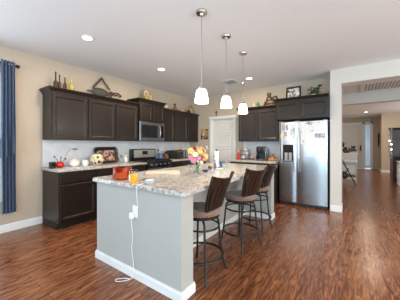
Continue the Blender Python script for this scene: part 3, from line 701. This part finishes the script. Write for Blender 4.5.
B().lathe([(0, 0), (.045, 0), (.07, .025), (.076, .06), (.066, .095), (0, .095)], (0, 0, 0), 24).build('body', 'white', t)
B().lathe([(.068, .096), (.060, .112), (.015, .125), (.018, .14), (0, .144)], (0, 0, 0), 24).lathe([(0, .096), (.068, .096)], (0, 0, 0), 24).build('lid', 'cream', t)
def mug(label, loc, m='white', r=.042, h=.095, ang=0, cat='mug'):
    t = thing('mug', label, cat, loc, ang)
    B().lathe([(0, 0), (r*.9, 0), (r, .008), (r, h), (r-.004, h), (r-.004, .008), (0, .006)], (0, 0, 0), 22).build('cup', m, t)
    B().tube(smooth_pts([(0, r-.003, h*.8), (0, r+.022, h*.75), (0, r+.028, h*.5), (0, r+.018, h*.25), (0, r-.003, h*.2)], 4), .005, 6).build('handle', m, t); return t
mug('white mug between the white jar and the flowered jar', (.32, 1.985, zc), ang=.3, r=.048, h=.10)
t = thing('cookie_jar', 'large cream round jar painted with red flowers', 'jar', (.34, 2.19, zc))
B().lathe([(0, 0), (.06, 0), (.10, .04), (.115, .10), (.10, .165), (.06, .20), (0, .205)], (0, 0, 0), 28).build('body', 'cream', t)
for a, z, r in ((-.75, .05, .026), (-.15, .065, .034), (.4, .13, .022), (-1.1, .14, .02)):
    q = .108 if .06 < z < .13 else .098
    B().ball((q*math.cos(a), q*math.sin(a), z), r, (.5, .8, 1), 2).build('painted_flower', 'cherry', t)
for a, z, r in ((-.35, .15, .024), (.3, .055, .018), (-.8, .10, .016), (-1.2, .06, .018)):
    B().ball((.106*math.cos(a), .106*math.sin(a), z), r, (.5, 1, 1)).build('painted_leaf', 'leaf', t)
B().lathe([(0, .205), (.045, .205), (.04, .215), (.014, .22), (.018, .235), (0, .24)], (0, 0, 0), 20).build('lid', 'green', t)
# tray with fruit picture leaning
t = thing('serving_tray', 'dark oval-cornered tray printed with fruit leaning on the backsplash', 'tray', (.105, 2.54, zc))
tm = Matrix.Rotation(math.radians(-10), 4, 'Y') @ Matrix.Rotation(PI/2, 4, 'Z') @ Matrix.Rotation(PI/2, 4, 'X')
def rpoly(W, Hh, r, z): return [(x, y, z) for x, y, _ in rr(-W/2, 0, W/2, Hh, r, 0)]
b = B(); tt = bmesh.new(); R = []
for ins, z in ((0.01, 0), (0, .022), (.012, .024), (.03, .008)):
    R.append([tt.verts.new((x, y, z)) for x, y, _ in rr(-.26+ins, ins, .26-ins, .33-ins, .07, 0)])
for a_, b2 in zip(R, R[1:]):
    for k in range(len(a_)): tt.faces.new((a_[k], a_[(k+1) % len(a_)], b2[(k+1) % len(a_)], b2[k]))
tt.faces.new(R[-1]); tt.faces.new(R[0][::-1]); bmesh.ops.recalc_face_normals(tt, faces=tt.faces)
b.add(tt, tm); b.build('tray_body', 'black', t)
b = B(); b.prism([(x, y, .0085) for x, y, _ in rr(-.19, .05, .19, .26, .05, 0)], (0, 0, .002)); bmesh.ops.transform(b.bm, matrix=tm, verts=b.bm.verts); b.build('printed_centre', 'traypic', t)
# fruits look (round orange motifs on tray)
bottle('glass_bottle', 'clear short bottle with dark red cap between tray and range', 'bottle', (.18, 2.93, zc), .17, .038, 'white', .4, 'cherry')
bottle('glass_bottle', 'small green glass bottle next to the tray', 'bottle', (.15, 2.835, zc), .12, .03, 'sage', .35, 'leaf')
# right of range
t = thing('utensil_crock', 'blue patterned crock right of the range', 'crock', (.17, 3.98, zc))
B().lathe([(0, 0), (.055, 0), (.064, .02), (.064, .15), (.056, .155), (.056, .02), (0, .015)], (0, 0, 0), 22).build('body', 'blue', t)
for k, (dx, dy, hh, nm) in enumerate(((-.02, -.03, .25, 'black spatula leaning left in the blue crock'), (.02, .01, .27, 'white spoon upright in the blue crock'), (0, .03, .24, 'wooden spoon leaning right in the blue crock'))):
    u = thing('cooking_spoon', nm, 'utensil', (.17, 3.98, zc)); B().tube([(dx*.5, dy*.5, .02), (dx*1.5, dy*1.8, hh-.05)], .005).build('handle', ['blackp', 'whitep', 'brown'][k], u)
    B().ball((dx*1.6, dy*1.9, hh-.02), .026, (.35, 1, 1.4)).build('head', ['blackp', 'whitep', 'brown'][k], u)
t = thing('knife_block', 'dark wood knife block between blue crock and toaster', 'knife block', (.20, 4.14, zc))
B().prism([(-.06, -.045, 0), (.05, -.045, 0), (.07, -.045, .06), (-.01, -.045, .17), (-.06, -.045, .13)], (0, .09, 0)).build('block', 'brown', t)
b = B()
for y in (-.025, 0, .025): b.box(.0, y-.007, .15, .022, y+.007, .20, .003)
b.build('knife_handle', 'blackp', t)
t = thing('toaster_oven', 'black toaster oven with two silver panels on the corner counter', 'toaster oven', (.30, 4.50, zc))
B().box(-.16, -.26, .012, .15, .26, .225, .012).build('body', 'blackp', t)
B().panel((.15, -.255, .02), (0, 1, 0), (0, 0, 1), (1, 0, 0), .30, .195, [(0, 0), (0, .006), (.02, .008), (.024, .004)]).build('door', 'glassblk', t, smooth=False)
B().box(.15, .06, .03, .156, .12, .21).box(.15, .16, .03, .156, .235, .21).build('silver_panel', 'steel', t)
B().tube([(.155, -.23, .19), (.18, -.23, .19), (.18, .02, .19), (.155, .02, .19)], .006).build('handle', 'steel', t)
B().box(-.14, -.24, 0, -.10, -.20, .012).box(-.14, .20, 0, -.10, .24, .012).box(.1, -.24, 0, .14, -.20, .012).box(.1, .20, 0, .14, .24, .012).build('foot', 'blackp', t)
for k, (y, m, nm) in enumerate(((-.02, 'yellow', 'yellow gourd on top of the toaster oven'), (.06, 'orange', 'orange gourd on top of the toaster oven'), (.14, 'peach', 'pale gourd at the right on top of the toaster oven'))):
    u = thing('gourd', nm, 'gourd', (.29, 4.50+y, zc+.225)); B().lathe([(0, 0), (.022, .002), (.036, .02), (.03, .045), (.01, .055), (0, .05)], (0, 0, 0), 14).build('fruit', m, u)
    B().tube([(0, 0, .045), (.005, 0, .065)], .004, 5).build('stem', 'stem', u)

# ============================================================ ISLAND TOP
t = thing('jar_candle', 'large dark red glass jar candle at the left corner of the island', 'candle', (2.10, 1.485, zc))
B().lathe([(0, 0), (.088, 0), (.10, .012), (.105, .06), (.103, .115), (.105, .130), (.099, .130), (.097, .10), (0, .095)], (0, 0, 0), 32).build('glass', 'redglass', t)
b = B()
for k in range(3): a = k*2.1; b.tube([(.035*math.cos(a), .035*math.sin(a), .095), (.035*math.cos(a), .035*math.sin(a), .11)], .0015, 5)
b.build('wick', 'blackp', t)
B().box(.052, -.088, .03, .054, -.05, .09).build('label', 'brown', t) if 0 else None
t = thing('jar_candle', 'small orange jar candle in front of the red one', 'candle', (2.395, 1.405, zc))
B().lathe([(0, .001), (.041, .001), (.043, .01), (.043, .09), (0, .09)], (0, 0, 0), 26).build('wax', 'amber', t)
B().lathe([(.043, .0905), (.044, .10), (.041, .11), (.043, .125), (.041, .125), (.039, .11), (.042, .10), (.041, .0905), (.043, .0905)], (0, 0, 0), 26).build('glass', 'glass', t)
lb = B(); lb.grid(lambda u, v: (.0436*math.cos(-2.6+1.1*u), .0436*math.sin(-2.6+1.1*u), .02+.055*v), 10, 2, .0006); lb.build('label', 'white', t)
tag(B().lathe([(0, 0), (.030, 0), (.033, .01), (.030, .02), (0, .021)], (0, 0, 0), 20).build('candle_lid', 'brown', None), 'small brown round lid behind the orange candle', 'lid', loc=(2.41, 1.55, zc))
t = thing('smart_speaker', 'small white puck-shaped speaker near the island edge', 'speaker', (2.575, 1.455, zc))
B().lathe([(0, 0), (.046, 0), (.051, .008), (.051, .022), (.044, .032), (0, .034)], (0, 0, 0), 28).build('body', 'grey', t)
B().lathe([(0, .0345), (.043, .0335), (.043, .0325), (0, .0335)], (0, 0, 0), 28).build('top', 'whitep', t)
o = B().box(-.22, -.15, 0, .22, .15, .016, .005); o = o.build('cutting_board', 'maple'); tag(o, 'pale wooden cutting board lying behind the candles on the island', 'cutting board', loc=(2.14, 2.08, zc), rz=.75)
# vase with flowers
vx, vy = 2.525, 2.32
t = thing('glass_vase', 'clear glass vase holding the mixed bouquet on the island', 'vase', (vx, vy, zc))
B().lathe([(0, 0), (.040, 0), (.044, .01), (.036, .05), (.040, .13), (.052, .17), (.049, .17), (.037, .13), (.033, .05), (.040, .014), (0, .010)], (0, 0, 0), 24).build('glass', 'glass', t)
def flower(nm, label, cat, m, top, size, petals=6, grp=None, cm='yellow'):
    t = thing(nm, label, cat, (vx, vy, zc), 0, grp); top = Vector((top[0], top[1]*.85, top[2]*.87))
    base = Vector((top.x*.12, top.y*.12, .02)); neck = Vector((top.x*.3, top.y*.3, .17))
    B().tube(smooth_pts([base, neck, top], 5), .0028, 5).build('stem', 'stem', t)
    d = (Vector((top.x*3, top.y*3, .25))+Vector((.50, -.62, 0))).normalized(); q = d.to_track_quat('Z', 'Y').to_matrix().to_4x4()
    size *= .74
    b = B()
    for k in range(petals):
        a = 2*PI*k/petals+random.uniform(-.2, .2)
        def fn(u, v, a=a):
            wv = size*.36*math.sin(PI*min(1, .08+.92*v))**.8*(u-.5)*2; r = size*(.08+.92*v); z = size*(.45*v-.30*v*v*1.4)+abs(u-.5)*size*.12
            return (r*math.cos(a)-wv*math.sin(a), r*math.sin(a)+wv*math.cos(a), z)
        b.grid(fn, 2, 5, .0012)
    if petals > 7:
        for k in range(6):
            a = k*1.05; b.ball((math.cos(a)*size*.28, math.sin(a)*size*.28, size*.22), size*.26, (1, 1, .9), 1)
    bmesh.ops.transform(b.bm, matrix=Matrix.Translation(top) @ q, verts=b.bm.verts); b.build('petals', m, t)
    c_ = B().ball(top+d*size*.15, size*.13, sub=1); c_.build('centre', cm, t)
flower('lily', 'large pink lily drooping low at the left front of the bouquet', 'flower', 'pink', (.02, -.12, .20), .062)
flower('lily', 'pink lily just above the large one at the bouquet front', 'flower', 'pink', (.06, -.05, .23), .045)
flower('lily', 'big yellow lily at the upper left of the bouquet', 'flower', 'yellow', (-.02, -.13, .34), .065, cm='cream')
flower('lily', 'cream yellow lily at the left middle of the bouquet', 'flower', 'cream', (.03, -.10, .29), .055)
flower('lily', 'yellow lily low on the right side of the bouquet', 'flower', 'yellow', (.07, .11, .25), .06, cm='cream')
flower('rose', 'peach bloom at the top centre of the bouquet', 'flower', 'peach', (.0, -.02, .37), .05, 9, cm='peach')
flower('rose', 'peach bloom at the upper right of the bouquet', 'flower', 'peach', (.01, .09, .36), .05, 9, cm='peach')
flower('rose', 'peach bloom in the middle of the bouquet', 'flower', 'peach', (.06, .02, .29), .048, 9, cm='peach')
flower('rose', 'pale pink bloom at the far right top of the bouquet', 'flower', 'peach', (.02, .15, .33), .042, 9, cm='cream')
flower('carnation', 'dark red bloom between the peach ones', 'flower', 'darkred', (.05, .06, .34), .036, 10, cm='darkred')
flower('carnation', 'dark red bloom low at the right of the bouquet', 'flower', 'darkred', (.03, .16, .22), .045, 10, cm='darkred')
flower('carnation', 'dark red bloom near the top left of the bouquet', 'flower', 'darkred', (.0, -.07, .38), .04, 10, cm='darkred')
flower('lily', 'small yellow bloom in the middle between peach blooms', 'flower', 'yellow', (.06, -.02, .33), .05, cm='peach')
flower('rose', 'peach bloom low at the right under the dark red one', 'flower', 'peach', (.07, .07, .22), .05, 9, cm='cream')
flower('rose', 'muted pink bloom at the far left middle of the bouquet', 'flower', 'pink', (.0, -.17, .25), .042, 9, cm='cream')
flower('carnation', 'cream bloom at the lower left of the vase', 'flower', 'cream', (.08, -.02, .17), .035, 9, cm='cream')
def sprig(label, tip, m, n=9, ln=.05, wd=.016):
    t = thing('leaf_sprig', label, 'foliage', (vx, vy, zc)); tip = Vector(tip); P = smooth_pts([Vector((tip.x*.08, tip.y*.08, .03)), Vector((tip.x*.3, tip.y*.3, .15)), tip], 6)
    B().tube(P, .002, 5).build('stem', 'stem', t); b = B()
    for k in range(n):
        p = P[int(len(P)*(.45+.54*k/n))]; leafmesh(b, p, Vector((random.uniform(-1, 1), random.uniform(-1, 1), random.uniform(-.3, .7))), ln, wd)
    b.build('leaves', m, t)
sprig('sage green eucalyptus sprig drooping at the left of the vase', (.03, -.22, .07), 'sage', 12, .055, .02)
sprig('sage green sprig below the pink lily', (.12, -.12, .10), 'sage', 10, .05, .018)
sprig('dark green sprig at the right of the bouquet', (.06, .16, .20), 'leaf', 10)
sprig('dark green sprig in the middle of the bouquet', (.07, .03, .22), 'leaf', 12)
# small things on the island near the flowers
t = thing('small_bowl', 'shallow slate blue bowl right of the flower vase', 'bowl', (2.52, 2.55, zc))
B().lathe([(0, 0), (.04, 0), (.075, .03), (.072, .032), (.04, .008), (0, .006)], (0, 0, 0), 26).build('bowl', 'bluesm', t)
t = thing('flower_cup', 'small pot with a single yellow flower beside the vase', 'pot', (2.47, 2.72, zc))
B().lathe([(0, 0), (.024, 0), (.032, .05), (.028, .05), (0, .04)], (0, 0, 0), 16).build('cup', 'cherry', t)
b = B()
for k in range(8): a = k*PI/4; b.ball((.022*math.cos(a), .022*math.sin(a), .075), .018, (1, 1, .6), 1)
b.ball((0, 0, .08), .018); b.build('blossom', 'yellow', t)
bottle('pill_bottle', 'small dark blue bottle left of the paper towel roll', 'bottle', (2.36, 2.90, zc), .115, .026, 'bluesm', .4)
bottle('pill_bottle', 'slim slate bottle directly beside the paper towel roll', 'bottle', (2.41, 2.96, zc), .14, .02, 'bluesm', .45)
bottle('pill_bottle', 'tiny grey bottle in front of the blue ones', 'bottle', (2.43, 2.80, zc), .07, .018, 'grey', .3)
t = thing('paper_towel_holder', 'slim upright white paper towel roll on the island with dark tip', 'paper towel', (2.38, 3.06, zc))
B().lathe([(0, 0), (.06, 0), (.06, .01), (0, .012)], (0, 0, 0), 24).build('base', 'chrome', t); B().lathe([(0, .013), (.033, .013), (.034, .02), (.034, .265), (.03, .27), (0, .27)], (0, 0, 0), 24).build('roll', 'paper', t)
B().lathe([(0, .27), (.014, .27), (.02, .285), (.014, .298), (0, .302)], (0, 0, 0), 16).build('finial', 'blackp', t)
mug('dark mug behind the pale cup on the island', (2.40, 3.22, zc), 'bluesm', .042, .10, 1.2)
mug('pale green cup right of the paper towel roll', (2.54, 3.03, zc), 'sage', .034, .075, .3, 'cup')
t = thing('soap_dish', 'low white dish at the foot of the paper towel roll', 'dish', (2.56, 2.86, zc))
B().lathe([(0, 0), (.04, 0), (.055, .018), (.05, .018), (.036, .006), (0, .006)], (0, 0, 0), 20).build('dish', 'white', t)
t = thing('small_box', 'small purple and white packet in front of the flower vase', 'packet', (2.62, 2.50, zc), .4)
B().box(-.04, -.025, 0, .04, .025, .02, .003).build('carton', 'grey', t)

# ============================================================ BACK COUNTER
t = thing('mug_rack', 'chrome wire rack of mugs on the back counter', 'rack', (1.98, 5.16, zc))
b = B()
for x in (-.10, .10):
    for y in (-.06, .06): b.tube([(x, y, 0), (x, y, .27)], .005, 6)
for z in (.02, .12, .22):
    for y in (-.06, .06): b.tube([(-.10, y, z), (.10, y, z)], .004, 6)
    for x in (-.10, -.05, 0, .05, .10): b.tube([(x, -.06, z), (x, .06, z)], .004, 6)
b.tube([(-.05, 0, .27), (0, 0, .31), (.05, 0, .27)], .004, 6)
b.build('wire_frame', 'iron', t)
for k, (x, z, m, lb) in enumerate(((-.05, .022, 'white', 'white mug bottom left in the wire rack'), (.05, .022, 'grey', 'grey mug bottom right in the wire rack'), (-.05, .124, 'grey', 'grey mug on the middle left of the wire rack'), (.05, .124, 'white', 'white mug on the middle right of the wire rack'), (0, .225, 'white', 'white mug on the top of the wire rack'))):
    mug(lb, (1.98+x, 5.15, zc+z+.003), m, .034, .07 if z < .2 else .05, 1.5)
t = thing('soap_bottle', 'red bottle at the left end of the back counter', 'bottle', (1.80, 5.14, zc))
B().lathe([(0, 0), (.03, 0), (.033, .02), (.033, .13), (.015, .16), (.012, .19), (0, .19)], (0, 0, 0), 18).build('body', 'red', t); B().lathe([(0, .19), (.014, .19), (.014, .22), (0, .222)], (0, 0, 0), 12).build('cap', 'cream', t)
t = thing('pod_dish', 'round tan dish between the mug rack and the coffee maker', 'dish', (2.20, 5.05, zc))
B().lathe([(0, 0), (.045, 0), (.06, .05), (.055, .05), (.04, .01), (0, .01)], (0, 0, 0), 20).build('dish', 'brown', t); B().ball((0, 0, .05), .045, (1, 1, .5)).build('contents', 'peach', t)
t = thing('coffee_maker', 'black single-cup coffee maker with silver panels on the back counter', 'coffee maker', (2.43, 5.12, zc))
B().box(-.11, -.13, 0, .11, .15, .03, .01).build('base', 'blackp', t)
B().box(-.11, .0, .03, .11, .15, .30, .02).build('tank', 'blackp', t)
B().box(-.11, -.14, .19, .11, .02, .33, .03).build('head', 'blackp', t)
B().box(-.075, -.145, .215, .075, -.138, .30, .003).build('front_panel', 'glassblk', t)
B().box(-.116, -.12, .03, -.108, .10, .30, .003).build('silver_side', 'steel', t); B().box(.108, -.12, .03, .116, .10, .30, .003).build('silver_side', 'steel', t)
B().tube([(-.07, -.12, .325), (-.05, -.15, .335), (.05, -.15, .335), (.07, -.12, .325)], .008).build('handle', 'chrome', t)
B().box(-.06, -.13, .03, .06, -.03, .04, .003).build('drip_tray', 'steel', t)
for k, (x, y, r, m, lb) in enumerate(((2.62, 5.08, .035, 'orange', 'orange pumpkin ornament directly right of the coffee maker'), (2.70, 5.04, .045, 'peach', 'pale orange pumpkin ornament in front at the counter end'), (2.77, 5.12, .035, 'orange', 'orange pumpkin ornament next to the refrigerator'))):
    t = thing('pumpkin', lb, 'ornament', (x, y, zc)); b = B()
    for q in range(8): a = q*PI/4; b.ball((r*.45*math.cos(a), r*.45*math.sin(a), r*.8), r*.62, (1, 1, 1.25), 2)
    b.build('fruit', m, t); B().tube([(0, 0, r*1.4), (.004, 0, r*2.1)], .006, 6).build('stem', 'brown', t)
t = thing('condiment_jar', 'tall amber jar behind the pumpkins', 'jar', (2.63, 5.25, zc))
B().lathe([(0, 0), (.03, 0), (.034, .01), (.034, .11), (.024, .125), (0, .125)], (0, 0, 0), 18).build('body', 'amber', t); B().lathe([(0, .125), (.027, .125), (.027, .145), (0, .147)], (0, 0, 0), 16).build('lid', 'brown', t)

# ============================================================ HALL
t = thing('hall_dresser', 'white low dresser in the foyer left of the front door', 'dresser', (3.90, 11.0, 0))
B().box(-.45, 0, .06, .45, .42, .91, .006).build('body', 'doorp', t, smooth=False); B().box(-.48, -.03, .91, .48, .45, .94, .005).build('top', 'trim', t)
for k in range(3): B().panel((-.42, 0, .10+k*.27), (1, 0, 0), (0, 0, 1), (0, -1, 0), .84, .25, [(0, 0), (.002, .014), (.02, .014), (.025, .010)]).build('drawer', 'doorp', t, smooth=False)
B().box(-.44, .02, 0, -.38, .08, .06).box(.38, .02, 0, .44, .08, .06).box(-.44, .34, 0, -.38, .40, .06).box(.38, .34, 0, .44, .40, .06).build('foot', 'doorp', t)
t = thing('dried_arrangement', 'bushy dark brown dried arrangement on the white foyer dresser', 'arrangement', (3.98, 11.15, .94))
B().lathe([(0, 0), (.09, 0), (.12, .06), (.11, .06), (0, .03)], (0, 0, 0), 18).build('bowl', 'wreath', t)
b = B()
for k in range(46):
    b.ball((random.uniform(-.3, .30), random.uniform(-.1, .1), random.uniform(.06, .27)), random.uniform(.03, .05), (1, 1, random.uniform(.6, 1.2)), 1)
for k in range(18): leafmesh(b, (random.uniform(-.25, -.05), 0, .2), (random.uniform(-.6, .6), 0, 1), random.uniform(.15, .32), .03)
b.build('foliage', 'wreath', t)
t = thing('console_table', 'pale grey side table with thin legs in the hall', 'table', (4.07, 8.8, 0))
B().box(-.26, 0, .71, .26, .36, .745, .006).build('top', 'trim', t)
B().box(-.24, .02, .60, .24, .34, .71).build('apron', 'grey', t)
for x in (-.24, .21):
    for y in (.01, .32): B().box(x, y, 0, x+.03, y+.03, .71).build('leg', 'grey', t)
B().box(-.23, .02, .14, .23, .34, .16).build('shelf', 'trim', t)
t = thing('folding_walker', 'black tubular folding frame leaning by the hall side table', 'folding frame', (4.07, 8.55, 0))
B().tube([(-.22, 0, .92), (.20, 0, .02)], .018, 8).build('bar', 'iron', t)
B().tube([(.02, .06, .52), (-.24, .06, .02)], .016, 8).build('bar', 'iron', t)
B().tube([(.20, 0, .02), (.20, .2, .02)], .012).tube([(-.24, 0, .02), (-.24, .2, .02)], .012).tube([(-.12, 0, .42), (.1, 0, .24)], .012).build('cross_bar', 'iron', t)
B().ball((-.10, .10, .28), 1, (.11, .07, .13)).build('bag', 'blackp', t)
t = thing('wall_sconce', 'dark scrolled iron wall decor beside the sidelight in the foyer', 'wall decor', (5.299, 13.95, 1.52))
b = B(); b.tube(smooth_pts([(-.03, 0, -.34), (-.05, .05, -.2), (-.03, -.08, -.08), (-.06, .08, .06), (-.03, -.06, .2), (-.03, 0, .34)], 5), .022, 7)
for z in (-.2, -.05, .1, .22): b.ball((-.05, 0, z), .075, (.5, 1, 1), 2)
b.build('scrollwork', 'iron', t); B().box(-.012, -.04, -.2, 0, .04, .2).build('back_plate', 'iron', t)
t = thing('display_cabinet', 'dark cherry open cabinet at the right edge in the hall', 'cabinet', (5.86, 9.95, 0))
b = B().box(-.56, 0, 0, -.52, .40, 1.82).box(.52, 0, 0, .56, .40, 1.82).box(-.52, .37, 0, .52, .40, 1.82)
b.build('case', 'cherry', t, smooth=False)
B().box(-.60, -.03, 1.82, .60, .42, 1.87, .008).build('top', 'wreath', t)
for z in (.9, 1.22, 1.5): B().box(-.52, .02, z, .52, .37, z+.025).build('shelf', 'cherry', t, smooth=False)
B().box(-.52, .0, .08, .52, .02, .86).build('door', 'wreath', t, smooth=False)
t = thing('garland', 'silvery garland with lights hanging down the cabinet edge', 'garland', (5.23, 9.86, 0))
b = B()
for k in range(60):
    z = .85+.98*k/60; b.ball((random.uniform(-.02, .06), random.uniform(-.03, .03), z), random.uniform(.015, .03), (1, 1, 1.3), 1)
b.build('strands', 'grey', t)
for z in (1.42, 1.30, 1.12): B().ball((.0 if z > 1.4 else .05, -.04, z), .022).build('fairy_light', 'lens', t)
t = thing('side_table', 'white turned-leg side table in front of the dark cabinet', 'table', (5.72, 9.35, 0))
B().box(-.36, -.2, .73, .5, .2, .76, .008).build('top', 'white', t); B().box(-.33, -.18, .66, .47, .18, .73).build('apron', 'white', t)
for x in (-.31, .44):
    for y in (-.16, .16): B().lathe([(0, 0), (.02, 0), (.034, .04), (.018, .09), (.03, .16), (.04, .3), (.022, .4), (.036, .48), (.024, .52), (.035, .56), (.035, .66), (0, .66)], (x, y, 0), 14).build('leg', 'white', t)
t = thing('storage_box', 'black box under the white hall side table', 'box', (5.76, 9.38, 0))
B().box(-.22, -.14, 0, .3, .14, .42, .01).build('body', 'blackp', t); B().box(-.23, -.15, .42, .31, .15, .46, .01).build('lid', 'blackp', t)
t = thing('wicker_bowl', 'round tan bowl on the white hall side table', 'bowl', (5.72, 9.35, .76))
B().lathe([(0, 0), (.08, 0), (.16, .09), (.17, .13), (.16, .13), (.08, .02), (0, .015)], (0, 0, 0), 24).build('bowl', 'cream', t)
